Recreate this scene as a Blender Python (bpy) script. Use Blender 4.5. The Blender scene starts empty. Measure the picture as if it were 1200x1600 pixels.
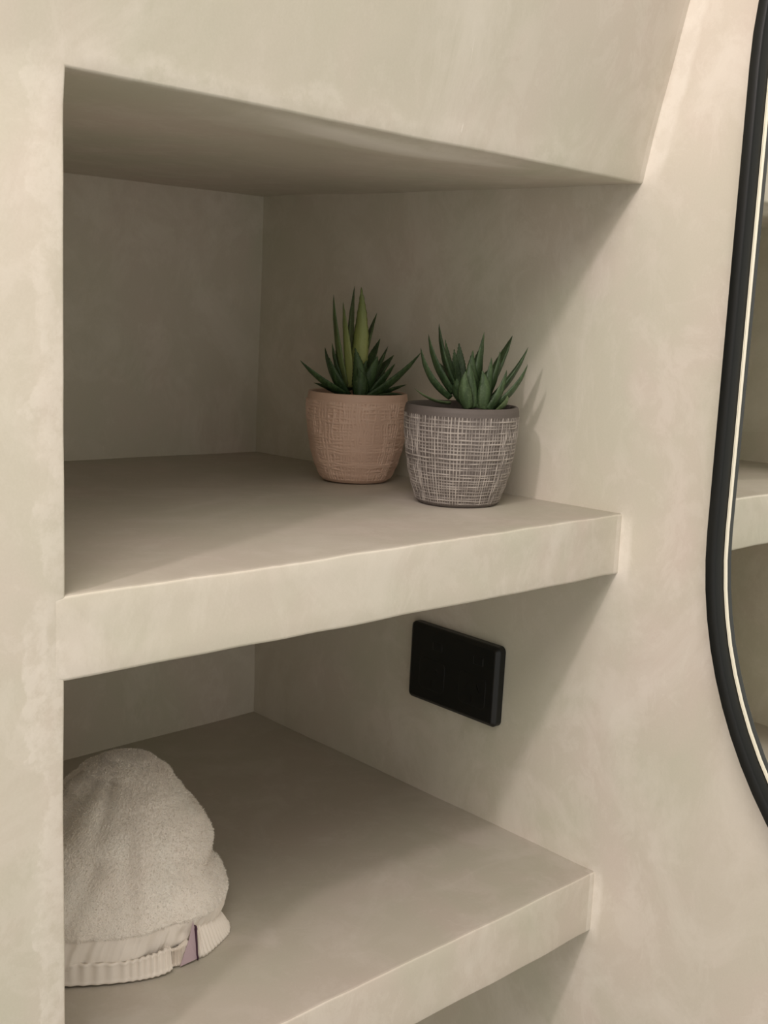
import bpy, bmesh, math, random
from mathutils import Vector, Matrix, noise
SC = bpy.context.scene
COL = SC.collection
rnd = random.Random(7)
PI = math.pi

# ------------------------------------------------------------------ helpers
def link(name, bm, mats=(), parent=None, smooth=True):
    me = bpy.data.meshes.new(name)
    bm.normal_update(); bm.to_mesh(me); bm.free()
    for m in (mats if isinstance(mats, (list, tuple)) else [mats]): me.materials.append(m)
    if smooth:
        for p in me.polygons: p.use_smooth = True
    o = bpy.data.objects.new(name, me); COL.objects.link(o)
    if parent: o.parent = parent
    return o
def empty(name, loc, rz=0):
    o = bpy.data.objects.new(name, None); o.location = loc; o.rotation_euler = (0, 0, rz)
    o.empty_display_size = .03; COL.objects.link(o); return o
def tag(o, label=None, cat=None, group=None, kind=None):
    if label: o['label'] = label
    if cat: o['category'] = cat
    if group: o['group'] = group
    if kind: o['kind'] = kind
    return o
def lerp(a, b, t): return a + (b - a) * t
def sm(a, b, x):
    t = max(0, min(1, (x - a) / (b - a))); return t * t * (3 - 2 * t)
def table(tb, x):
    if x <= tb[0][0]: return tb[0][1]
    for (a, va), (b, vb) in zip(tb, tb[1:]):
        if x <= b:
            t = (x - a) / (b - a); return lerp(va, vb, t * t * (3 - 2 * t) * .5 + t * .5)
    return tb[-1][1]
def grid(bm, nu, nv, f, closeu=False):
    V = [[bm.verts.new(f(i / nu, j / nv)) for j in range(nv + 1)] for i in range(nu + (0 if closeu else 1))]
    n = len(V)
    for i in range(nu):
        for j in range(nv):
            a, b = V[i], V[(i + 1) % n]
            bm.faces.new((a[j], b[j], b[j + 1], a[j + 1]))
    return V

# ------------------------------------------------------------------ materials
class N:
    def __init__(s, name):
        s.m = bpy.data.materials.new(name); s.m.use_nodes = True
        s.t = s.m.node_tree; s.b = s.t.nodes['Principled BSDF']
    def n(s, typ, **kw):
        o = s.t.nodes.new(typ)
        for k, v in kw.items():
            if k in o.inputs: o.inputs[k].default_value = v
            else: setattr(o, k, v)
        return o
    def l(s, a, b): s.t.links.new(a, b)
    def ramp(s, src, stops):
        r = s.n('ShaderNodeValToRGB'); e = r.color_ramp.elements
        while len(e) < len(stops): e.new(.5)
        for k, (p, c) in zip(e, stops): k.position = p; k.color = (*c, 1)
        s.l(src, r.inputs[0]); return r.outputs[0]
    def mix(s, fac, a, b, mode='MIX'):
        m = s.n('ShaderNodeMix', data_type='RGBA', blend_type=mode)
        for i, v in ((0, fac), (6, a), (7, b)):
            if isinstance(v, (int, float)): m.inputs[i].default_value = v
            elif isinstance(v, tuple): m.inputs[i].default_value = (*v, 1)
            else: s.l(v, m.inputs[i])
        return m.outputs[2]
    def math(s, op, a, b=None, c=None, clamp=False):
        m = s.n('ShaderNodeMath', operation=op, use_clamp=clamp)
        for i, v in enumerate((a, b, c)):
            if v is None: continue
            if isinstance(v, (int, float)): m.inputs[i].default_value = v
            else: s.l(v, m.inputs[i])
        return m.outputs[0]
    def noise(s, scale, detail=4, rough=.55, vec=None, dist=0):
        o = s.n('ShaderNodeTexNoise', Scale=scale, Detail=detail, Roughness=rough, Distortion=dist)
        if vec is None:
            if not hasattr(s, 'co'): s.co = s.n('ShaderNodeTexCoord').outputs['Object']
            vec = s.co
        s.l(vec, o.inputs['Vector']); return o.outputs['Fac']
    def scaled(s, sc, rot=(0, 0, 0)):
        if not hasattr(s, 'co'): s.co = s.n('ShaderNodeTexCoord').outputs['Object']
        mp = s.n('ShaderNodeMapping'); mp.inputs['Scale'].default_value = sc; mp.inputs['Rotation'].default_value = rot
        s.l(s.co, mp.inputs[0]); return mp.outputs[0]
    def bump(s, h, dist, strength=1):
        b = s.n('ShaderNodeBump', Strength=strength, Distance=dist); s.l(h, b.inputs['Height'])
        s.l(b.outputs[0], s.b.inputs['Normal'])

def plaster(name, base, light, pink, green, rough=.55, top=1):
    """hand-trowelled plaster: cloudy tone, burnished lighter scrapes"""
    k = N(name)
    c1 = k.noise(4.0, 4, .55, k.scaled((1, 1, 1)), .6)
    c2 = k.noise(7.5, 3, .6, k.scaled((1.1, 1, .8), (.4, .2, .9)), .4)
    col = k.mix(k.ramp(c1, [(.38, (0, 0, 0)), (.62, (1, 1, 1))]), base, green)
    col = k.mix(k.ramp(c2, [(.45, (0, 0, 0)), (.72, (.75, .75, .75))]), col, pink)
    c3 = k.noise(9, 9, .68, k.scaled((1, 1, .8), (.1, .5, .2)), .9)
    scr = k.ramp(c3, [(.50, (0, 0, 0)), (.60, (.25, .25, .25)), (.75, (.45, .45, .45))])
    col = k.mix(scr, col, light)
    c6 = k.noise(30, 10, .74, k.scaled((1, 1, .7), (.3, .1, 1.3)), .5)
    col = k.mix(k.math('MULTIPLY', k.ramp(c6, [(.50, (0, 0, 0)), (.57, (.26, .26, .26)), (.72, (.4, .4, .4))]), k.ramp(c2, [(.35, (.15, .15, .15)), (.6, (.8, .8, .8))])), col, light)
    col = k.mix(k.math('MULTIPLY', k.noise(750, 2, .5), .22), col, light)
    # lighter plaster tone along the inner corners where the front meets the side wall and round the opening
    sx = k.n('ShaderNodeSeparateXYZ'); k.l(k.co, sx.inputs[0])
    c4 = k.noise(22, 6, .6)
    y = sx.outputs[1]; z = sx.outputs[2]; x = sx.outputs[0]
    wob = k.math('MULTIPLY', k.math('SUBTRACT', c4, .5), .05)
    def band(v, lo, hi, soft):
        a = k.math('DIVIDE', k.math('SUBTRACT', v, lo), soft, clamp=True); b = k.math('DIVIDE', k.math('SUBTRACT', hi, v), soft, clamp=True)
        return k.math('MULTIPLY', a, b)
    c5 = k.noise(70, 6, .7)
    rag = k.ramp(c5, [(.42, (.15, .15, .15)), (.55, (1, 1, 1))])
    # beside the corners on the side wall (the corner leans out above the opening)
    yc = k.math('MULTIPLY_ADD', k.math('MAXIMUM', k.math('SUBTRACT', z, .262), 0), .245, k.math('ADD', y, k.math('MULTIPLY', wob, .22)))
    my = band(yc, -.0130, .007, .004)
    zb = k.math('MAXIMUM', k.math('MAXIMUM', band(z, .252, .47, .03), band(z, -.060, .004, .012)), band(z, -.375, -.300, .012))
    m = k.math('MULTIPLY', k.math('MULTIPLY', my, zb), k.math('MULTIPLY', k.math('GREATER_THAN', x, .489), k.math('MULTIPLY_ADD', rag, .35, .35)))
    # paler rim of the opening on the pillar and along the bulkhead's lower edge
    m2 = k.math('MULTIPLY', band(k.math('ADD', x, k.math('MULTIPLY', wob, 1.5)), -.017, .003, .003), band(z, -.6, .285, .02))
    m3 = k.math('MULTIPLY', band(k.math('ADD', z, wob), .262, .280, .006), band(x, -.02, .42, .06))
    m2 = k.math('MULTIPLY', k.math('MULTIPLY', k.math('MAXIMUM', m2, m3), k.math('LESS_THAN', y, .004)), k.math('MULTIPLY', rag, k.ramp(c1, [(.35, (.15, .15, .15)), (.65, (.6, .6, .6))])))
    # catch light on the soffit near its arris, painted as paler colour
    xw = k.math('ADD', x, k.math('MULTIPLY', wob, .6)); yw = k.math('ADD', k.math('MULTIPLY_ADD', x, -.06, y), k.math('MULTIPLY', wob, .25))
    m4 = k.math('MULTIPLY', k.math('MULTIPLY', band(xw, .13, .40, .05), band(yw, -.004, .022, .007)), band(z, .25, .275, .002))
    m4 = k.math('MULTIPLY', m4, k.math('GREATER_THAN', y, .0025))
    # two pale nicks in the bulkhead
    n1 = k.math('MULTIPLY', band(k.math('MULTIPLY_ADD', z, .088, x), .3069, .3079, .0004), band(z, .313, .331, .005))
    n2 = k.math('MULTIPLY', band(k.math('ADD', x, k.math('MULTIPLY', wob, .05)), .2836, .2855, .0006), band(z, .2722, .2792, .0018))
    m5 = k.math('MULTIPLY', k.math('MAXIMUM', k.math('MULTIPLY', n1, .6), n2), k.math('LESS_THAN', y, .002))
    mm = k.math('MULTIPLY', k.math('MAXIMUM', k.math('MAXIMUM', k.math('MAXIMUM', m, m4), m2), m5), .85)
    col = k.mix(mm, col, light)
    if top < 1:      # darker colour on the shelves' upper faces, standing in for dimmer light
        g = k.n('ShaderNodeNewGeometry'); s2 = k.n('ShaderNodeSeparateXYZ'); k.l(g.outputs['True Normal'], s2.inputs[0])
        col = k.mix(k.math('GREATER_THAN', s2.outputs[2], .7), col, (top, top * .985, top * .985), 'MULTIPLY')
    k.l(col, k.b.inputs['Base Color'])
    k.l(k.math('MULTIPLY_ADD', c3, .25, rough - .12), k.b.inputs['Roughness'])
    k.b.inputs['Specular IOR Level'].default_value = .35
    h = k.math('ADD', k.math('MULTIPLY', k.noise(45, 5, .5), .5), k.math('MULTIPLY', k.noise(11, 3, .5), 1.0))
    h = k.math('ADD', h, k.math('MULTIPLY', mm, .3))
    k.bump(h, .0012, .4)
    return k.m
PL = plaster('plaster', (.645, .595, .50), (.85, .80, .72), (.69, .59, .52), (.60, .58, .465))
PLS = plaster('shelf_plaster_shaded_top', (.645, .595, .50), (.85, .80, .72), (.69, .59, .52), (.60, .58, .465), top=.72)

def simple(name, col, rough=.5, metal=0, spec=.5):
    k = N(name); k.b.inputs['Base Color'].default_value = (*col, 1)
    k.b.inputs['Roughness'].default_value = rough; k.b.inputs['Metallic'].default_value = metal
    k.b.inputs['Specular IOR Level'].default_value = spec
    return k
k = simple('black_satin_metal', (.0075, .0085, .008), .36, 0, .35); k.bump(k.noise(900, 2), .0001, .3); M_FRAME = k.m
k = simple('mirror_glass', (.86, .88, .84), .0, 1); M_MIRROR = k.m
k = simple('cream_edge', (.92, .88, .72), .28, 0, .5); M_LIP = k.m
k = simple('black_plastic', (.0065, .0075, .0075), .34, 0, .45); k.bump(k.noise(1200, 2), .0001, .25); M_PLATE = k.m
k = simple('slot_dark', (.002, .002, .002), .5); M_SLOT = k.m
k = simple('slot_glint_tone', (.16, .15, .13), .3); M_GLINT = k.m

def pot_mat(name, low, high, tint, rough, bumpn):
    k = N(name)
    at = k.n('ShaderNodeAttribute', attribute_name='relief')
    n = k.noise(90, 4)
    n2 = k.noise(420, 3)
    f = k.math('MULTIPLY', at.outputs['Fac'], k.math('MULTIPLY_ADD', n2, 1.1, .42), clamp=True)
    c = k.mix(f, low, high)
    c = k.mix(k.math('MULTIPLY', n, .35), c, tint)
    k.l(c, k.b.inputs['Base Color']); k.b.inputs['Roughness'].default_value = rough
    k.b.inputs['Specular IOR Level'].default_value = .3
    k.bump(k.math('ADD', n2, n), .0004, bumpn)
    return k.m
M_PINK = pot_mat('pink_glazed_clay', (.66, .455, .355), (.76, .55, .44), (.70, .49, .385), .42, .2)
M_GREY = pot_mat('grey_clay_with_pale_ridges', (.115, .098, .088), (.54, .49, .44), (.17, .145, .13), .6, .3)
k = N('potting_soil'); c = k.ramp(k.noise(420, 5, .7), [(.35, (.006, .005, .004)), (.7, (.035, .026, .018))])
k.l(c, k.b.inputs['Base Color']); k.b.inputs['Roughness'].default_value = .95; k.bump(k.noise(500, 4), .002, 1); M_SOIL = k.m

def leaf_mat(name, dark, mid, pale):
    k = N(name)
    at = k.n('ShaderNodeAttribute', attribute_name='pale')
    sp = k.ramp(k.noise(500, 3, .6), [(.56, (0, 0, 0)), (.68, (.6, .6, .6))])
    st = k.ramp(k.noise(260, 3, .5, k.scaled((1, 1, .12))), [(.42, (0, 0, 0)), (.66, (1, 1, 1))])
    c = k.mix(st, dark, mid)
    c = k.mix(k.math('MULTIPLY', k.math('SUBTRACT', sp, 0), .45), c, (.17, .24, .12))
    c = k.mix(at.outputs['Fac'], c, pale)
    k.l(c, k.b.inputs['Base Color']); k.b.inputs['Roughness'].default_value = .5
    k.b.inputs['Specular IOR Level'].default_value = .45
    k.b.inputs['Subsurface Weight'].default_value = .08
    k.b.inputs['Subsurface Radius'].default_value = (.002, .004, .001)
    k.bump(k.noise(600, 3), .0006, .6)
    return k.m
M_LEAF = leaf_mat('succulent_green', (.030, .062, .020), (.062, .115, .038), (.46, .50, .17))
M_LEAFG = leaf_mat('speckled_succulent_green', (.028, .056, .020), (.058, .102, .038), (.22, .27, .13))

k = N('white_terry_cloth')
nf = k.noise(900, 3, .7); nb = k.noise(26, 4)
c = k.mix(k.ramp(nb, [(.35, (0, 0, 0)), (.65, (1, 1, 1))]), (.96, .885, .80), (.97, .92, .84))
c = k.mix(k.ramp(nf, [(.3, (.5, .5, .5)), (.6, (0, 0, 0))]), c, (.87, .78, .69))
k.l(c, k.b.inputs['Base Color']); k.b.inputs['Roughness'].default_value = .95
k.b.inputs['Sheen Weight'].default_value = .5; k.b.inputs['Specular IOR Level'].default_value = .1
k.bump(k.math('ADD', nf, k.noise(300, 4)), .0016, .7); M_TERRY = k.m
k = N('white_cotton_hem')
w = k.n('ShaderNodeTexWave', Scale=700, Distortion=1.5); k.l(k.scaled((1, 1, 1)), w.inputs[0])
k.b.inputs['Base Color'].default_value = (.95, .88, .80, 1); k.b.inputs['Roughness'].default_value = .85
k.b.inputs['Specular IOR Level'].default_value = .15
k.bump(k.math('ADD', w.outputs['Fac'], k.noise(500, 3)), .0004, .5); M_HEM = k.m
k = simple('mauve_satin_tag', (.50, .38, .42), .5); M_TAG = k.m
k = simple('purple_thread', (.10, .045, .075), .7); M_THREAD = k.m

# ------------------------------------------------------------------ the alcove (metres; X along the shelves, Y into the niche, Z up)
W = .495
def wob(v, a=.0009):
    """uneven hand plastering"""
    n = noise.noise_vector(Vector(v) * 7.0) * a + noise.noise_vector(Vector(v) * 28.0) * a * .35
    return Vector(v) + n
def ceil_z(x, y):
    z0 = lerp(.2669, .2617, x / W); z1 = lerp(.2702, .2699, x / W)
    z = lerp(z0, z1, sm(0, .49, max(y, 0)) * .5 + .5 * min(max(y, 0) / .487, 1))
    # the plastered lip dips a little behind the arris
    z -= .0060 * math.exp(-((x - .24) / .12) ** 2) * sm(.002, .022, y) * (1 - sm(.04, .10, y))
    return z
def front_y(x, z):
    t = z - .262
    y = -.245 * (math.sqrt(t * t + .0002) + t) * .5
    y += .0062 * sm(.1, 1, x / W) * sm(.17, .262, z) if x > 0 else 0
    return y
def back_y(z): return table([(-.9, .482), (-.304, .482), (0, .4906), (.27, .4885), (1, .4885)], z)

# front wall: pillar left of the opening and sloping bulkhead above
bm = bmesh.new()
xs = [-.9, -.7, -.5, -.4, -.3] + [-.25 + .0125 * i for i in range(20)] + [W / 40 * i for i in range(41)]
zs = [-1.1, -.9, -.7] + [-.6 + .0125 * i for i in range(69)] + [.2662] + [.275 + .0125 * i for i in range(42)] + [.9, 1.1]
gv = {}
for i, x in enumerate(xs):
    for j, z in enumerate(zs): gv[i, j] = bm.verts.new((x, 0, z))
io = xs.index(0.0); jo = zs.index(.2662)
for i in range(len(xs) - 1):
    for j in range(len(zs) - 1):
        if i >= io and j < jo: continue
        bm.faces.new((gv[i, j], gv[i + 1, j], gv[i + 1, j + 1], gv[i, j + 1]))
for v in [v for v in bm.verts if not v.link_faces]: bm.verts.remove(v)
# returns (jamb and soffit), in steps
rim = [gv[io, j] for j in range(jo + 1)] + [gv[i, jo] for i in range(io + 1, len(xs))]
prev = rim; n0 = len(rim); jamb_faces = []; soff_faces = []
for y in [.006, .012, .02, .03, .04, .055, .07, .085, .1] + [.1 + .03 * k for k in range(1, 14)] + [.505]:
    cur = [bm.verts.new((v.co.x, y, v.co.z)) for v in prev]
    for a in range(n0 - 1):
        f = bm.faces.new((prev[a + 1], prev[a], cur[a], cur[a + 1]))
        (jamb_faces if a < jo else soff_faces).append(f)
    prev = cur
edge = [e for e in bm.edges if all(v in rim for v in e.verts) and abs(e.verts[0].co.y) < 1e-6 and
        len(e.link_faces) == 2 and abs(e.link_faces[0].normal.dot(e.link_faces[1].normal)) >= 0]
bm.normal_update()
edge = [e for e in edge if abs(e.link_faces[0].normal.dot(e.link_faces[1].normal)) < .2]
bmesh.ops.bevel(bm, geom=edge, offset=.0016, segments=3, profile=.5, affect='EDGES')
bm.normal_update()
for v in bm.verts:
    x, y, z = v.co
    dy = front_y(x, z) * (1 - sm(0, .03, y))
    dz = 0
    if x > -.002 and z < .2665 and z > .2640: dz = ceil_z(x, y) - .2662
    elif z >= .2665 and z < .30 and x > -.002: dz = (ceil_z(x, 0) - .2662) * (1 - (z - .2665) / .034)
    wv = wob(v.co, .0010)
    v.co = wv + Vector((0, dy, dz))
bm.normal_update()
# soffit and jamb become objects of their own
def split(src, pred, name):
    nb = bmesh.new(); mp = {}; kill = []
    for f in src.faces:
        if pred(f):
            vs = []
            for v in f.verts:
                if v not in mp: mp[v] = nb.verts.new(v.co)
                vs.append(mp[v])
            nb.faces.new(vs); kill.append(f)
    bmesh.ops.delete(src, geom=kill, context='FACES')
    return tag(link(name, nb, PL), kind='structure')
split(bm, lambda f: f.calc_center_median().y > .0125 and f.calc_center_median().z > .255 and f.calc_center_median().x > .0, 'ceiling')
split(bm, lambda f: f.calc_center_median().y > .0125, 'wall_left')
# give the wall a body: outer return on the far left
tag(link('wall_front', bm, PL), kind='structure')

# side wall carrying mirror and outlet
bm = bmesh.new()
ys = [-1.7, -1.4, -1.1, -.9, -.7, -.5, -.4] + [-.3 + .01 * i for i in range(83)]
zz = [-1.1, -.9, -.75] + [-.62 + .0125 * i for i in range(112)] + [1.1]
V = [[bm.verts.new(wob((W, y, z), .0007) + Vector((0, 0, 0))) for z in zz] for y in ys]
for i in range(len(ys) - 1):
    for j in range(len(zz) - 1): bm.faces.new((V[i][j], V[i][j + 1], V[i + 1][j + 1], V[i + 1][j]))
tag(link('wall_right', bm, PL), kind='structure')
# back wall
bm = bmesh.new()
def fb(u, v):
    x = lerp(-.01, W + .01, u); z = lerp(-1.1, .30, v)
    return wob((x, back_y(z), z), .0008)
grid(bm, 40, 110, fb)
tag(link('wall_back', bm, PL), kind='structure')
# floor far below and a plain room ceiling/back so that the mirror and the plaster have a room around them
def slab(name, x0, x1, y0, y1, z0, z1, mat, kind='structure'):
    bm = bmesh.new(); bmesh.ops.create_cube(bm, size=1)
    for v in bm.verts: v.co = Vector((lerp(x0, x1, v.co.x + .5), lerp(y0, y1, v.co.y + .5), lerp(z0, z1, v.co.z + .5)))
    return tag(link(name, bm, mat, smooth=False), kind=kind)

# ------------------------------------------------------------------ plastered shelves
def shelf(name, ztop_f, ztop_b, zbot, yf, label, dent=0):
    """profile swept from the pillar to the side wall; rounded arrises, wavy hand finish"""
    bm = bmesh.new(); r = .0022
    prof = []
    for y in [.50, .44, .38, .33, .28, .23, .19, .15, .12, .09, .065, .045, .03, .018, .009]: prof.append((y, 'T'))
    arcT = [(r - r * math.sin(a), -r + r * math.cos(a)) for a in [PI / 2 * i / 4 for i in range(5)]]
    arcB = [(r - r * math.cos(a), r - r * math.sin(a)) for a in [PI / 2 * i / 4 for i in range(5)]]
    n = 90; rows = []
    for i in range(n + 1):
        x = lerp(-.032, W + .004, i / n); t = x / W
        zt0, zb0 = lerp(*ztop_f, t), lerp(*zbot, t); y0 = lerp(*yf, t)
        y0 += .0005 * noise.noise(Vector((x * 14, 1, zt0))) * sm(0, .03, x) + .0014 * min(1, max(0, -x / .030))   # feathered into the pillar
        row = []
        for y, _ in prof: row.append((x, y, lerp(zt0, lerp(*ztop_b, t), y / .49)))
        for a, b in arcT: row.append((x, y0 + a, zt0 + b + .0007 * noise.noise(Vector((x * 22, 5, zt0))) + .0003 * noise.noise(Vector((x * 120, 5, zt0)))))
        for s in (.25, .5, .75): row.append((x, y0, lerp(zt0, zb0, s)))
        for a, b in arcB: row.append((x, y0 + a, zb0 + b + .0006 * noise.noise(Vector((x * 22, 9, zb0)))))
        for y in [.02, .05, .1, .18, .28, .38, .50]: row.append((x, y, zb0 + (lerp(*ztop_b, t) - zt0) * y / .49))
        rows.append([bm.verts.new(wob(q, .0010)) for q in row])
    for i in range(n):
        for j in range(len(rows[0]) - 1): bm.faces.new((rows[i][j], rows[i][j + 1], rows[i + 1][j + 1], rows[i + 1][j]))
    bm.faces.new(rows[0]); bm.faces.new(list(reversed(rows[-1])))
    bmesh.ops.recalc_face_normals(bm, faces=bm.faces[:])
    return tag(link(name, bm, PLS), label, 'shelf')
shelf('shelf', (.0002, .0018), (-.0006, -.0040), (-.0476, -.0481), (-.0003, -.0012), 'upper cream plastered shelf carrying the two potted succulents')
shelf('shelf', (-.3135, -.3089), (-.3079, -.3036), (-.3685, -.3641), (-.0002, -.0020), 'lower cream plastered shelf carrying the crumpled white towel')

# ------------------------------------------------------------------ double power outlet on the side wall
def rounded(w, h, r, n=6):
    pts = []
    for cx, cy, a0 in ((w / 2 - r, h / 2 - r, 0), (-w / 2 + r, h / 2 - r, 90), (-w / 2 + r, -h / 2 + r, 180), (w / 2 - r, -h / 2 + r, 270)):
        for i in range(n + 1):
            a = math.radians(a0 + 90 * i / n); pts.append((cx + r * math.cos(a), cy + r * math.sin(a)))
    return pts
def plate_mesh(w, h, steps, r):
    """stack of rounded outlines: steps = (inset, height)"""
    bm = bmesh.new(); rings = []
    for ins, d in steps:
        rings.append([bm.verts.new((x, y, d)) for x, y in rounded(w - 2 * ins, h - 2 * ins, max(r - ins, .0006))])
    for a, b in zip(rings, rings[1:]):
        for i in range(len(a)): bm.faces.new((a[i], a[(i + 1) % len(a)], b[(i + 1) % len(a)], b[i]))
    bm.faces.new(rings[-1]); bm.faces.new(list(reversed(rings[0])))
    return bm
out = empty('power_outlet', (W - .0004, .1690, -.1748))
out.rotation_euler = Matrix(((0, 0, -1), (-1, 0, 0), (0, 1, 0))).to_euler()   # local x -> -Y, local y -> Z, local z -> -X
out.rotation_euler.rotate_axis('Z', math.radians(-.6))
tag(out, 'black double power outlet plate set in the plastered side wall under the upper shelf', 'power outlet')
link('plate', plate_mesh(.1135, .0755, [(0, 0), (0, .0062), (.0003, .0070), (.0010, .0078), (.0035, .0096), (.0045, .0099)], .0052), M_PLATE, out, smooth=False)
for cx in (-.0245, .0275):
    sw = link('switch', plate_mesh(.0125, .0085, [(0, .0095), (.0001, .0101), (.0010, .0105)], .0014), M_PLATE, out, smooth=False)
    sw.location = (cx + .006, .0205, 0)
    sk = link('socket', plate_mesh(.034, .031, [(0, .0096), (.0003, .01005), (.0012, .0102)], .006), M_PLATE, out, smooth=False)
    sk.location = (cx, -.0085, 0)
    for dx, dy, an in ((-.0068, .003, -30), (.0068, .003, 30), (0, -.0085, 0)):
        s = link('slot', plate_mesh(.0017, .0075, [(0, .0100), (0, .0103)], .0005), M_SLOT, sk, smooth=False)
        s.location = (dx, dy, 0); s.rotation_euler.z = math.radians(an)
        if an <= 0: continue
        s2 = plate_mesh(.00035, .0075, [(0, .0100), (0, .0106)], .0001)  # pale sliver along one slanted slot, a painted highlight
        e = link('slot_glint', s2, M_GLINT, sk, smooth=False)
        e.location = (dx + .0011 * math.cos(math.radians(an)), dy + .0011 * math.sin(math.radians(an)), 0); e.rotation_euler.z = math.radians(an)

# ------------------------------------------------------------------ pill-shaped mirror on the side wall
MR = .34; MY = -.0925 - MR; Z0, Z1 = .005, .335
def pill(off, n=48):
    """outline in (y, z), offset inwards by off; superelliptic ends"""
    pts = []; R = MR - off; e = 2.0
    for i in range(n + 1):
        a = PI * i / n; pts.append((MY + R * math.cos(a), Z1 + R * 1.0 * math.sin(a)))
    for i in range(1, 12): pts.append((MY - R, lerp(Z1, Z0, i / 12)))
    for i in range(n + 1):
        a = PI + PI * i / n; pts.append((MY + R * math.cos(a), Z0 + R * 1.0 * math.sin(a)))
    for i in range(1, 12): pts.append((MY + R, lerp(Z0, Z1, i / 12)))
    return pts
def ring_mesh(steps, close=True, cap=False):
    bm = bmesh.new(); rings = [[bm.verts.new((x, y, z)) for y, z in pill(off)] for off, x in steps]
    m = len(rings[0])
    prs = list(zip(rings, rings[1:])) + ([(rings[-1], rings[0])] if close else [])
    for a, b in prs:
        for i in range(m): bm.faces.new((a[i], a[(i + 1) % m], b[(i + 1) % m], b[i]))
    if cap: bm.faces.new(rings[-1])
    bmesh.ops.recalc_face_normals(bm, faces=bm.faces[:])
    return bm
mir = empty('mirror', (W, MY, .16)); off = Vector((-W, -MY, -.16))
tag(mir, 'tall mirror with rounded ends and a slim black frame on the right wall', 'mirror')
XF = .4735; XG = .4856
def crisp(o, a=35): o.data.set_sharp_from_angle(angle=math.radians(a)); return o
fo = link('frame', ring_mesh([(0, W - .001), (0, XF + .0012), (.0004, XF + .0003), (.0012, XF), (.0074, XF + .0002), (.0081, XF + .0007), (.0087, XF + .0018), (.0090, XG - .001), (.0090, XG + .004), (.004, W - .001)]), M_FRAME, mir); fo.location = off; crisp(fo)
lo = link('inner_lip', ring_mesh([(.0090, XG + .002), (.0090, XG - .0004), (.0093, XG - .0007), (.0096, XG - .0004), (.0096, XG + .002)]), M_LIP, mir); lo.location = off; crisp(lo)
lo = link('glass_edge', ring_mesh([(.0101, XG + .002), (.0101, XG - .0005), (.0103, XG - .0007), (.0117, XG - .0003), (.0119, XG), (.0119, XG + .002)]), M_LIP, mir); lo.location = off; crisp(lo)
lo = link('glass', ring_mesh([(.0092, W - .003), (.0092, XG)], close=False, cap=True), M_MIRROR, mir, smooth=False); lo.location = off

# ------------------------------------------------------------------ flower pots
YAW = math.atan2(-.4702, .8826)          # how the plants and the towel are turned on the shelves
def pot_mesh(prof, h, seed, nline, mline, amp, region=None, wl=.30, wander=.3, st0=.66):
    """profile of revolution with woven relief: irregular upright and level ridges"""
    R = random.Random(seed); nu, nv = 1300, 190
    vl = []; a = 0
    while a < 2 * PI:
        vl.append((a, R.uniform(.45, 1), R.uniform(.75, 1.2), R.uniform(0, 9), R.uniform(0, 1), R.uniform(.35, 1.2)))
        a += 2 * PI / nline * R.choice((.72, .88, 1, 1.08, 1.3))
    hl = []; z = .04
    while z < .985:
        hl.append((z, R.uniform(.4, 1), R.uniform(.75, 1.2), R.uniform(0, 9)))
        z += 1 / mline * R.choice((.7, .85, 1, 1.1, 1.35))
    wa = 2 * PI / nline * wl; wh = 1 / mline * wl
    import bisect
    va = [v[0] for v in vl]; ha = [q[0] for q in hl]
    def relief(an, t):
        s = 0
        for arr, keys, val, w, per in ((vl, va, an, wa, t), (hl, ha, t, wh, an)):
            k = bisect.bisect(keys, val)
            for q in (k - 2, k - 1, k, k + 1):
                if 0 <= q < len(arr):
                    L = arr[q]
                    c = L[0] + w * 2.2 * wander * noise.noise(Vector((per * (7 if arr is vl else 3.2), L[3], 0)))
                    st = L[1] * (st0 + .75 * noise.noise(Vector((per * (9 if arr is vl else 5), L[3] + 20, 3)))) 
                    d = abs(val - c) / (w * L[2])
                    if d < 1: s = max(s, max(st, 0) * (1 - d * d))
        return min(s * 1.35, 1)
    bm = bmesh.new(); lay = bm.verts.layers.float.new('relief')
    V = []
    for i in range(nu):
        an = 2 * PI * i / nu; col = []
        for j in range(nv + 1):
            t = j / nv
            r = table(prof, t); z = h * t
            e = sm(.015, .05, t) * (1 - sm(.915, .925, t))
            g = relief(an, t) * e
            if region: g *= region(an, t)
            rr = r + amp * g
            v = bm.verts.new((rr * math.cos(an), rr * math.sin(an), z)); v[lay] = g
            col.append(v)
        V.append(col)
    rt = table(prof, 1)
    inner = [(rt - .0008, h + .0007), (rt - .0022, h + .0006), (rt - .0032, h - .0006), (rt - .0036, h - .006), (rt - .0046, h - .018)]
    for i in range(nu):
        an = 2 * PI * i / nu
        for r, z in inner:
            v = bm.verts.new((r * math.cos(an), r * math.sin(an), z)); V[i].append(v)
    for i in range(nu):
        a, b = V[i], V[(i + 1) % nu]
        for j in range(len(a) - 1): bm.faces.new((a[j], b[j], b[j + 1], a[j + 1]))
    r0 = prof[0][1]
    c = bm.verts.new((0, 0, .001)); 
    for i in range(nu): bm.faces.new((V[(i + 1) % nu][0], V[i][0], c))
    return bm
def soil_mesh(r, z):
    bm = bmesh.new()
    c = bm.verts.new((0, 0, z + .003)); rings = []
    for k in range(1, 25):
        rr = r * k / 24
        rings.append([bm.verts.new((rr * math.cos(a), rr * math.sin(a), z + .003 * (1 - (k / 24) ** 2) + .0022 * noise.noise(Vector((rr * math.cos(a), rr * math.sin(a), 0)) * 260)))
                      for a in [2 * PI * i / 96 for i in range(96)]])
    for i in range(96): bm.faces.new((c, rings[0][i], rings[0][(i + 1) % 96]))
    for a, b in zip(rings, rings[1:]):
        for i in range(96): bm.faces.new((a[i], b[i], b[(i + 1) % 96], a[(i + 1) % 96]))
    return bm
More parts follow.
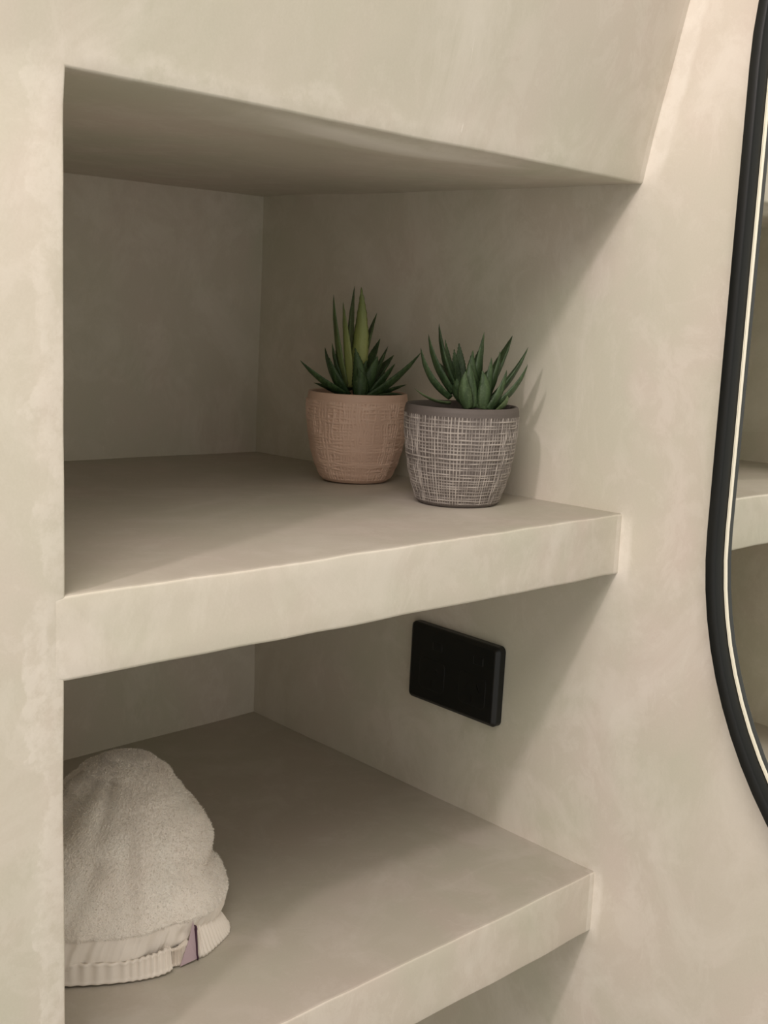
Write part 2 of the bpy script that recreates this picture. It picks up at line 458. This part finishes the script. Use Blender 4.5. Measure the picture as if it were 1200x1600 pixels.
def leaf_mesh(base, tip, w, bend, pale=(0, 0), thick=.34, seed=0, twist=0):
    """pointed fleshy leaf: channelled face, keeled back, finely toothed margins; curve from base to tip, bent by `bend` (local vector)"""
    R = random.Random(seed)
    bm = bmesh.new(); lay = bm.verts.layers.float.new('pale')
    b = Vector(base); t = Vector(tip); m = (b + t) / 2 + Vector(bend); n = 26
    P = []
    for i in range(n + 1):
        s = i / n; P.append(b * (1 - s) ** 2 + m * 2 * s * (1 - s) + t * s * s)
    ax = Vector((0, 0, 1)); rows = []
    for i, p in enumerate(P):
        s = i / n
        T = (P[min(i + 1, n)] - P[max(i - 1, 0)]).normalized()
        outw = Vector((b.x + .35 * (t.x - b.x) + 1e-4, b.y + .35 * (t.y - b.y) + 1e-4, 0)).normalized()
        up = (ax - outw * .9); up = (up - T * up.dot(T)).normalized()          # the face looks up and inwards
        side = T.cross(up).normalized()
        if twist:
            q = Matrix.Rotation(twist, 3, T); up = q @ up; side = q @ side
        prof = (.62 + .55 * s - .17 * s * s) if s < .32 else None
        wd = w * .5 * (math.sin(PI * min(s * .62 + .34, 1)) ** .85 if True else 1)
        wd = w * .5 * table([(0, .72), (.15, .92), (.32, 1), (.5, .88), (.7, .62), (.86, .33), (.95, .13), (1, .012)], s)
        th = w * thick * table([(0, 1), (.4, .9), (.7, .6), (.92, .22), (1, .02)], s)
        wd *= 1 + .03 * noise.noise(Vector((s * 9, seed, 0)))
        tooth = .00022 * (1 if i % 2 else -1) if 0 < i < n else 0
        ring = []
        for u, v in ((-1, 0), (-.72, .10), (-.35, -.02), (0, -.07), (.35, -.02), (.72, .10), (1, 0), (.78, -.42), (.40, -.82), (0, -1), (-.40, -.82), (-.78, -.42)):
            k = bm.verts.new(p + side * (u * wd + (tooth if abs(u) == 1 else 0) * (1 if u > 0 else -1)) + up * (v * th)); k[lay] = lerp(pale[0], pale[1], s ** .8)
            ring.append(k)
        rows.append(ring)
    m_ = len(rows[0])
    for a, c in zip(rows, rows[1:]):
        for i in range(m_): bm.faces.new((a[i], a[(i + 1) % m_], c[(i + 1) % m_], c[i]))
    bm.faces.new(list(reversed(rows[0]))); bm.faces.new(rows[-1])
    bmesh.ops.recalc_face_normals(bm, faces=bm.faces[:])
    return bm

def plant(loc, rz, pot, soil_r, soil_z, leaves, mat, label, mm):
    root = empty('potted_succulent', loc, rz); tag(root, label, 'potted plant')
    link('pot', pot[0], pot[1], root)
    link('soil', soil_mesh(soil_r, soil_z), M_SOIL, root)
    # leaves: (right, up, towards back) of base and tip in mm from the rim centre, width, sideways bend, pale
    for i, (bx, bz, by, tx, tz, ty, w, bu, bz2, p0, p1) in enumerate(leaves):
        h = pot[2]
        b = (bx / 1000, by / 1000, h + bz / 1000); t = (tx / 1000, ty / 1000, h + tz / 1000)
        link('leaf', leaf_mesh(b, t, w / 1000, (bu / 1000, 0, bz2 / 1000), (p0, p1), seed=i), mat, root)
    return root

H = .0805
pink_prof = [(0, .0290), (.012, .0305), (.04, .0325), (.10, .0350), (.22, .0388), (.38, .0424), (.55, .0448), (.72, .0461), (.86, .0463), (.95, .0459), (1, .0452)]
grey_prof = [(0, .0325), (.010, .0338), (.03, .0350), (.10, .0366), (.22, .0396), (.38, .0427), (.55, .0449), (.72, .0463), (.86, .0470), (.913, .0470), (.918, .0474), (.96, .0472), (1, .0464)]
def pink_region(an, t):
    # the weave is pressed unevenly: strong in some sheaves, faint elsewhere
    n = noise.noise(Vector((math.cos(an) * 2.2, math.sin(an) * 2.2, t * 1.2 + 3)))
    return .35 + .65 * sm(-.3, .15, n)
pinkpot = (pot_mesh(pink_prof, H, 11, 96, 30, .0013, pink_region, .5, .6, .9), M_PINK, H)
greypot = (pot_mesh(grey_prof, H, 5, 104, 27, .0008, None, .24), M_GREY, H)

def px(lst, cx, cy, s):
    """leaf table measured off the plant in small units (s mm each): base x, y, depth; tip x, y, depth; width; bends; pale"""
    out = []
    for (x0, y0, d0, x1, y1, d1, w, bu, bv, p0, p1) in lst:
        out.append(((x0 - cx) * s, (cy - y0) * s, d0, (x1 - cx) * s, (cy - y1) * s, d1, w * s * 1.32, bu, bv, p0, p1))
    return out
PKS = .594 / 2.857
pink_leaves = px([
    (262, 492, -8, 50, 357, -22, 50, -2, -3, 0, 0),
    (285, 500, -4, 190, 345, -10, 62, -5, 0, 0, 0),
    (290, 480, 6, 215, 283, 4, 52, -2, 0, 0, 0),
    (275, 490, 10, 196, 305, 16, 46, -4, 0, 0, 0),
    (318, 505, -20, 288, 296, -22, 52, 4, -2, 0, 0),
    (335, 500, -16, 300, 380, -26, 50, 2, 0, 0, 0),
    (292, 470, 2, 210, 76, 0, 54, -4, 3, .30, 0),
    (304, 470, -1, 246, 105, -6, 48, 0, 3, .95, .15),
    (318, 470, -4, 327, 38, -4, 60, 5, 4, 1, .25),
    (306, 470, 3, 306, 35, 4, 60, -2, 2, .35, 0),
    (322, 470, 0, 410, 145, 2, 54, -3, 4, .32, 0),
    (345, 480, 4, 437, 257, 8, 56, -1, 2, 0, 0),
    (362, 490, 0, 458, 288, -4, 54, 0, 2, 0, 0),
    (372, 490, 6, 503, 328, 8, 62, 0, 4, 0, 0),
    (352, 508, -16, 580, 305, -26, 56, 4, -4, 0, 0),
    (385, 510, -6, 544, 452, -10, 48, 0, 3, 0, 0),
    (370, 500, -10, 478, 360, -16, 56, 1, 2, 0, 0),
    (340, 495, -12, 395, 330, -18, 64, 2, 2, 0, 0),
    (328, 500, -8, 352, 350, -14, 50, -2, 0, 0, 0),
    (265, 500, 2, 148, 462, 14, 44, 0, 3, 0, 0),
    (345, 490, 14, 430, 330, 28, 52, 0, 2, 0, 0),
    (310, 490, 14, 260, 320, 30, 50, 0, 2, 0, 0),
    (380, 500, 12, 520, 400, 26, 48, 0, 4, 0, 0),
    (400, 505, -12, 500, 490, -30, 44, 0, 4, 0, 0),
], 335, 495, PKS)
GRS = .535 / 2.857
grey_leaves = px([
    (745, 520, -6, 590, 315, -12, 44, -8, -6, 0, 0),
    (770, 500, -2, 641, 258, 0, 56, -6, -3, 0, 0),
    (792, 480, 4, 697, 210, 6, 62, -4, 0, 0, 0),
    (795, 480, 10, 742, 278, 14, 34, -1, 0, 0, 0),
    (815, 480, 12, 793, 320, 18, 34, -1, 0, 0, 0),
    (828, 480, 12, 818, 293, 20, 40, 0, 0, 0, 0),
    (850, 520, -4, 884, 237, -6, 76, -3, 0, .1, 0),
    (862, 500, 8, 908, 288, 10, 50, 0, 0, 0, 0),
    (800, 560, -22, 768, 405, -28, 50, -4, 0, .1, .05),
    (838, 565, -18, 830, 318, -10, 66, -4, 0, .1, 0),
    (868, 565, -20, 850, 400, -24, 58, 4, 0, .1, .0),
    (870, 560, -16, 905, 345, -16, 60, 2, 0, .05, 0),
    (822, 560, -20, 800, 362, -20, 54, -2, 0, .05, 0),
    (880, 540, -8, 958, 318, -8, 72, 4, 2, .08, 0),
    (900, 520, 2, 1037, 250, 4, 70, 2, 4, .05, 0),
    (905, 540, -8, 1085, 295, -10, 60, 5, -2, 0, 0),
    (915, 555, -16, 1062, 367, -22, 56, 6, -3, 0, 0),
    (890, 565, -20, 962, 395, -24, 56, 4, -2, .05, 0),
    (925, 565, -26, 948, 502, -36, 34, 4, 0, .35, .4),
    (800, 540, -10, 745, 440, -20, 50, -3, 0, 0, 0),
    (745, 545, -6, 572, 488, -10, 26, 0, -6, .2, .4),
    (850, 500, 16, 930, 350, 30, 48, 0, 2, 0, 0),
    (810, 500, 16, 740, 380, 32, 46, 0, 2, 0, 0),
    (885, 520, 10, 985, 400, 24, 48, 0, 3, 0, 0),
], 812, 562, GRS)
plant((.4300, .2530, .0006), YAW, pinkpot, .0415, H - .0075, pink_leaves, M_LEAF, 'small green succulent with pale yellow-green centre in a dusty pink clay pot', 1)
plant((.4195, .1120, .0012), YAW, greypot, .0425, H - .0085, grey_leaves, M_LEAFG, 'small green succulent in a grey clay pot with pale crosshatched ridges, nearest the shelf edge', 1)

# ------------------------------------------------------------------ crumpled towel on the lower shelf
tw = empty('towel', (.0990, .1881, -.3098), YAW)
tag(tw, 'crumpled white terry towel bundled on the lower shelf against the left pillar', 'towel')
Rr = [(0, 100), (5.6, 108), (12, 115), (20, 120), (27, 121.5), (37, 116), (46, 110), (52, 108.5), (68, 107.5), (84, 100), (101, 87), (117, 77), (129, 64), (133, 57), (135, 47)]
Ll = [(0, -95), (20, -98), (50, -72), (80, -40), (100, -10), (109, 1), (123, 13), (133, 30), (135, 44)]
Fv = [(0, -71), (15, -73), (32, -70), (50, -61), (80, -44), (105, -27), (122, -13), (132, -1), (135, 9)]
Bv = [(0, 80), (20, 84), (50, 76), (80, 62), (105, 45), (122, 30), (132, 20), (135, 12)]
def towel_pt(phi, z, off=0):
    """phi = 0 at the right, -90 deg at the front; all in mm"""
    r, l, f, b = (table(tb, z) for tb in (Rr, Ll, Fv, Bv))
    cu, cv = (r + l) / 2, (f + b) / 2; au, av = (r - l) / 2 + off, (b - f) / 2 + off
    c, s = math.cos(phi), math.sin(phi); e = .90
    return Vector((cu + au * math.copysign(abs(c) ** e, c), cv + av * math.copysign(abs(s) ** e, s), z))
def groove(p, a, b, w, d):
    """valley of depth d and width w along the segment a-b in the (u, z) view of the front"""
    q = Vector((p.x, p.z)); a = Vector(a); b = Vector(b); t = max(0, min(1, (q - a).dot(b - a) / (b - a).length_squared))
    dd = (q - (a + (b - a) * t)).length / w
    return d * math.exp(-dd * dd) * (1 - .4 * t)
def towel_disp(p, phi):
    d = 0
    if math.sin(phi) < .25:
        d -= groove(p, (28, 132), (-30, 62), 8, 6.5)
        d -= groove(p, (36, 128), (24, 92), 5, 3.6)
        d += groove(p, (60, 110), (50, 40), 15, 4.5)
        d -= groove(p, (44, 84), (46, 26), 6, 3.2)
        d -= groove(p, (70, 66), (112, 50), 7, 6)
        d += groove(p, (72, 55), (110, 30), 10, 2.5)
        d -= groove(p, (20, 70), (-6, 26), 7, 3.4)
        d -= groove(p, (84, 20), (112, 8), 6, 2.5)
    d += 3.4 * noise.noise(Vector((p.x, p.y, p.z)) * .03) + 1.5 * noise.noise(Vector((p.x, p.y, p.z)) * .055 + Vector((4, 0, 0)))
    return d
HEM = 27
def hem_pleat(phi, k=0):
    a = phi * 27 + 2.1 * math.sin(phi * 3.1 + k) + 5 * noise.noise(Vector((phi * 2.4, k, 0)))
    return (1.0 * math.sin(a * 2.0) + .9 * noise.noise(Vector((phi * 40, 3 + k, 0)))) * (.75 + .6 * noise.noise(Vector((phi * 5, 8, k))))
def zlow(u):   # how high the cloth edge rides above the shelf along the front (mm)
    return table([(-90, 6), (0, 11), (38, 9), (58, 11), (74, 14), (86, 9), (96, 3), (140, 3)], u)
NU, NV = 900, 210
PHN = -math.acos(.66)                       # where the slit with the tag sits
bm = bmesh.new(); Vt = []
for i in range(NU):
    phi = 2 * PI * i / NU; col = []
    for j in range(NV + 1):
        t = j / NV; zz_ = 135 * (1 - (1 - t) ** 1.5)
        p0 = towel_pt(phi, zz_)
        lo_ = zlow(p0.x) if math.sin(phi) < .1 else 4
        z = lo_ + zz_ * (135 - lo_) / 135
        p = towel_pt(phi, z if z < 134.9 else 134.9)
        n = Vector((math.cos(phi), math.sin(phi), .25)); n.normalize()
        d = towel_disp(p, phi) * sm(0, 14, 135 - z + 6)
        fade = 1 - sm(118, 133, z)
        d *= max(fade, .3)
        top_ = sm(.3, 5, 135 - z)
        hm = 1 - sm(HEM - 1.2, HEM + .6, z - lo_ * .3)
        # fine terry pile; the flat-woven hem band is thinner and pleated
        pile = .55 * noise.noise(p * .9) + .42 * noise.noise(p * 2.1 + Vector((9, 1, 0)))
        d += (1 - hm) * (pile + 1.1) + hm * (hem_pleat(phi) - .2) + .5 * (1 - hm) * hem_pleat(phi) * (1 - sm(HEM, HEM + 12, z))
        d *= top_
        col.append(bm.verts.new((p + n * d) / 1000))
    # edge tucks under
    p = col[0].co
    for k_, (dr, dz) in enumerate(((-.0006, -.0008), (-.0018, -.0009), (-.0028, .0002), (-.0032, .006))):
        c = Vector((p.x + dr * math.cos(phi), p.y + dr * math.sin(phi), p.z + dz)); col.insert(0, bm.verts.new(c))
    Vt.append(col)
for i in range(NU):
    a, b = Vt[i], Vt[(i + 1) % NU]
    for j in range(len(a) - 1): bm.faces.new((a[j], b[j], b[j + 1], a[j + 1]))
bm.faces.new([c[-1] for c in Vt]); bm.faces.new([c[0] for c in reversed(Vt)])
bm.normal_update()
loops = []                                              # raised pile of the terry
for col in Vt:
    for v in col[6:]:
        if v.co.z * 1000 > HEM + 2 and rnd.random() < .42: loops.append((v.co.copy(), v.normal.copy()))
for c, n in loops:
    dr = (n + Vector((rnd.uniform(-1, 1), rnd.uniform(-1, 1), rnd.uniform(-1.2, .6))) * .75).normalized()
    sd = dr.cross(Vector((rnd.uniform(-1, 1), rnd.uniform(-1, 1), rnd.uniform(-1, 1)))).normalized() * rnd.uniform(.00016, .00028)
    L = rnd.uniform(.0009, .0019); c = c - n * .0004 + Vector((rnd.uniform(-1, 1), rnd.uniform(-1, 1), rnd.uniform(-1, 1))) * .0006
    mid = c + dr * L * .6; end = c + dr * L + Vector((rnd.uniform(-1, 1), rnd.uniform(-1, 1), rnd.uniform(-1, 1))) * .0004
    q = [bm.verts.new(k_) for k_ in (c - sd, c + sd, mid + sd, mid - sd)]; e_ = bm.verts.new(end)
    bm.faces.new(q); bm.faces.new((q[3], q[2], e_))
body = link('body', bm, [M_TERRY, M_HEM], tw)
for p in body.data.polygons:
    c = p.center
    if len(p.vertices) == 4 and c.z * 1000 < HEM - 1 + zlow(c.x * 1000) * .3: p.material_index = 1

def band(name, path, mat, th=.0022, nz=14):
    """cloth strip along a path of (u, v, zbottom, ztop, lean) in mm, with thickness and soft pleats"""
    bm = bmesh.new(); rows = []
    n = 260
    def at(s):
        k = s * (len(path) - 1); i = min(int(k), len(path) - 2); f = k - i
        P0 = path[max(i - 1, 0)]; P1 = path[i]; P2 = path[i + 1]; P3 = path[min(i + 2, len(path) - 1)]
        return [.5 * (2 * b + (c - a) * f + (2 * a - 5 * b + 4 * c - d) * f * f + (3 * b - a - 3 * c + d) * f ** 3) for a, b, c, d in zip(P0, P1, P2, P3)]
    for i in range(n + 1):
        s = i / n; q = at(s); q2 = at(min(s + .01, 1)); q1 = at(max(s - .01, 0))
        T = Vector((q2[0] - q1[0], q2[1] - q1[1], 0)).normalized(); O = Vector((T.y, -T.x, 0))
        ple = 1.0 * math.sin(s * 150 + 4 * noise.noise(Vector((s * 6, len(path), 0)))) + .6 * noise.noise(Vector((s * 30, 2, 0)))
        outer, inner = [], []
        for j in range(nz + 1):
            t = j / nz; z = lerp(q[2], q[3], t)
            lean = q[4] * t ** 1.3; rollo = .9 * math.exp(-((t - .06) / .07) ** 2) + .6 * math.exp(-((t - .93) / .06) ** 2)
            base = Vector((q[0], q[1], z)) - O * lean + O * (ple * (.4 + .6 * t) + rollo)
            outer.append(bm.verts.new(base / 1000)); inner.append(bm.verts.new((base - O * th * 1000) / 1000))
        rows.append(outer + list(reversed(inner)))
    m = len(rows[0])
    for a, b in zip(rows, rows[1:]):
        for i in range(m): bm.faces.new((a[i], a[(i + 1) % m], b[(i + 1) % m], b[i]))
    bm.faces.new(rows[0]); bm.faces.new(list(reversed(rows[-1])))
    bmesh.ops.recalc_face_normals(bm, faces=bm.faces[:])
    return link(name, bm, mat, tw)
band('hem', [(-88, -18, 1, 14, 2), (-60, -50, 1, 14, 2), (-20, -69, .3, 15, 2), (15, -75, .3, 15, 2), (40, -76, .3, 14, 2), (60, -74, .5, 16, 2), (72, -70, 1.5, 18, 2), (73.5, -66, 3, 18, 2)], M_HEM)
band('hem', [(89, -55, 1, 33, 9), (98, -53, .3, 31, 12), (107, -43, .3, 27, 12), (115, -32, .3, 22, 11), (119.5, -24, .4, 18, 9), (120.5, -16, 3, 19, 10), (118, -6, 2, 15, 10), (112, 6, 1, 12, 8)], M_HEM)
bm = bmesh.new()
a = [(80, -64.5, 1.0), (92.5, -58.5, 2.2), (92, -57, 12), (89.5, -56, 30), (86.5, -58, 17)]
top = [bm.verts.new(Vector(q) / 1000) for q in a]; bot = [bm.verts.new((Vector(q) + Vector((-.25, .5, 0))) / 1000) for q in a]
bm.faces.new(top); bm.faces.new(list(reversed(bot)))
for i in range(5): bm.faces.new((top[i], bot[i], bot[(i + 1) % 5], top[(i + 1) % 5]))
bmesh.ops.recalc_face_normals(bm, faces=bm.faces[:])
link('care_tag', bm, M_TAG, tw, smooth=False)
band('hem', [(70, -63, .3, 13, 1), (76, -62.5, .3, 13, 1), (82, -61, .3, 14, 2), (87, -58, .3, 16, 2)], M_HEM)
band('stitched_edge', [(92.3, -59.2, 1.5, 27, 3), (92.8, -58.9, 1.8, 27, 3)], M_THREAD, th=.0004)

# ------------------------------------------------------------------ light: a warm ceiling spot high to the left, an added soft fill lamp above the front to brighten it
def area(name, loc, target, size, power, col, shape='DISK'):
    l = bpy.data.lights.new(name, 'AREA'); l.energy = power; l.size = size; l.color = col; l.shape = shape
    o = bpy.data.objects.new(name, l); o.location = loc; COL.objects.link(o)
    o.rotation_euler = (Vector(target) - Vector(loc)).to_track_quat('-Z', 'Y').to_euler(); return o
area('ceiling_spot', (-.95, -.40, .85), (.2, 0, 0), .075, 5.4, (1, .86, .87))
area('fill_light', (-.50, -.52, 1.05), (0, 0, .1), .75, 11.0, (1, .91, .83))
w = bpy.data.worlds.new('room'); w.use_nodes = True; SC.world = w
nt = w.node_tree; tc = nt.nodes.new('ShaderNodeTexCoord'); sx = nt.nodes.new('ShaderNodeSeparateXYZ'); mr = nt.nodes.new('ShaderNodeMapRange')
cr = nt.nodes.new('ShaderNodeValToRGB'); mr.inputs['From Min'].default_value = -1
nt.links.new(tc.outputs['Generated'], sx.inputs[0]); nt.links.new(sx.outputs[2], mr.inputs['Value']); nt.links.new(mr.outputs[0], cr.inputs[0])
e = cr.color_ramp.elements; e.new(.5)                      # floor, walls, ceiling of the room around
for q, (p, c) in zip(e, ((0, (.20, .19, .16)), (.5, (1, .955, .88)), (1, (.20, .19, .165)))): q.position = p; q.color = (*c, 1)
nt.links.new(cr.outputs[0], nt.nodes['Background'].inputs[0]); nt.nodes['Background'].inputs[1].default_value = .84

# ------------------------------------------------------------------ camera
cd = bpy.data.cameras.new('camera'); cam = bpy.data.objects.new('camera', cd); COL.objects.link(cam)
cam.location = (-.2988, -.5586, .1564); cam.rotation_euler = [math.radians(a) for a in (80.3365, -2.4799, -43.0101)]
cd.sensor_fit = 'HORIZONTAL'; cd.sensor_width = 36; cd.lens = 36 * 1852.8 / 1200; cd.clip_start = .01
SC.camera = cam
vs = SC.view_settings; SC.display_settings.display_device = 'sRGB'
vs.view_transform = 'Standard'; vs.look = 'None'; vs.gamma = 1; vs.use_curve_mapping = False; vs.exposure = .07
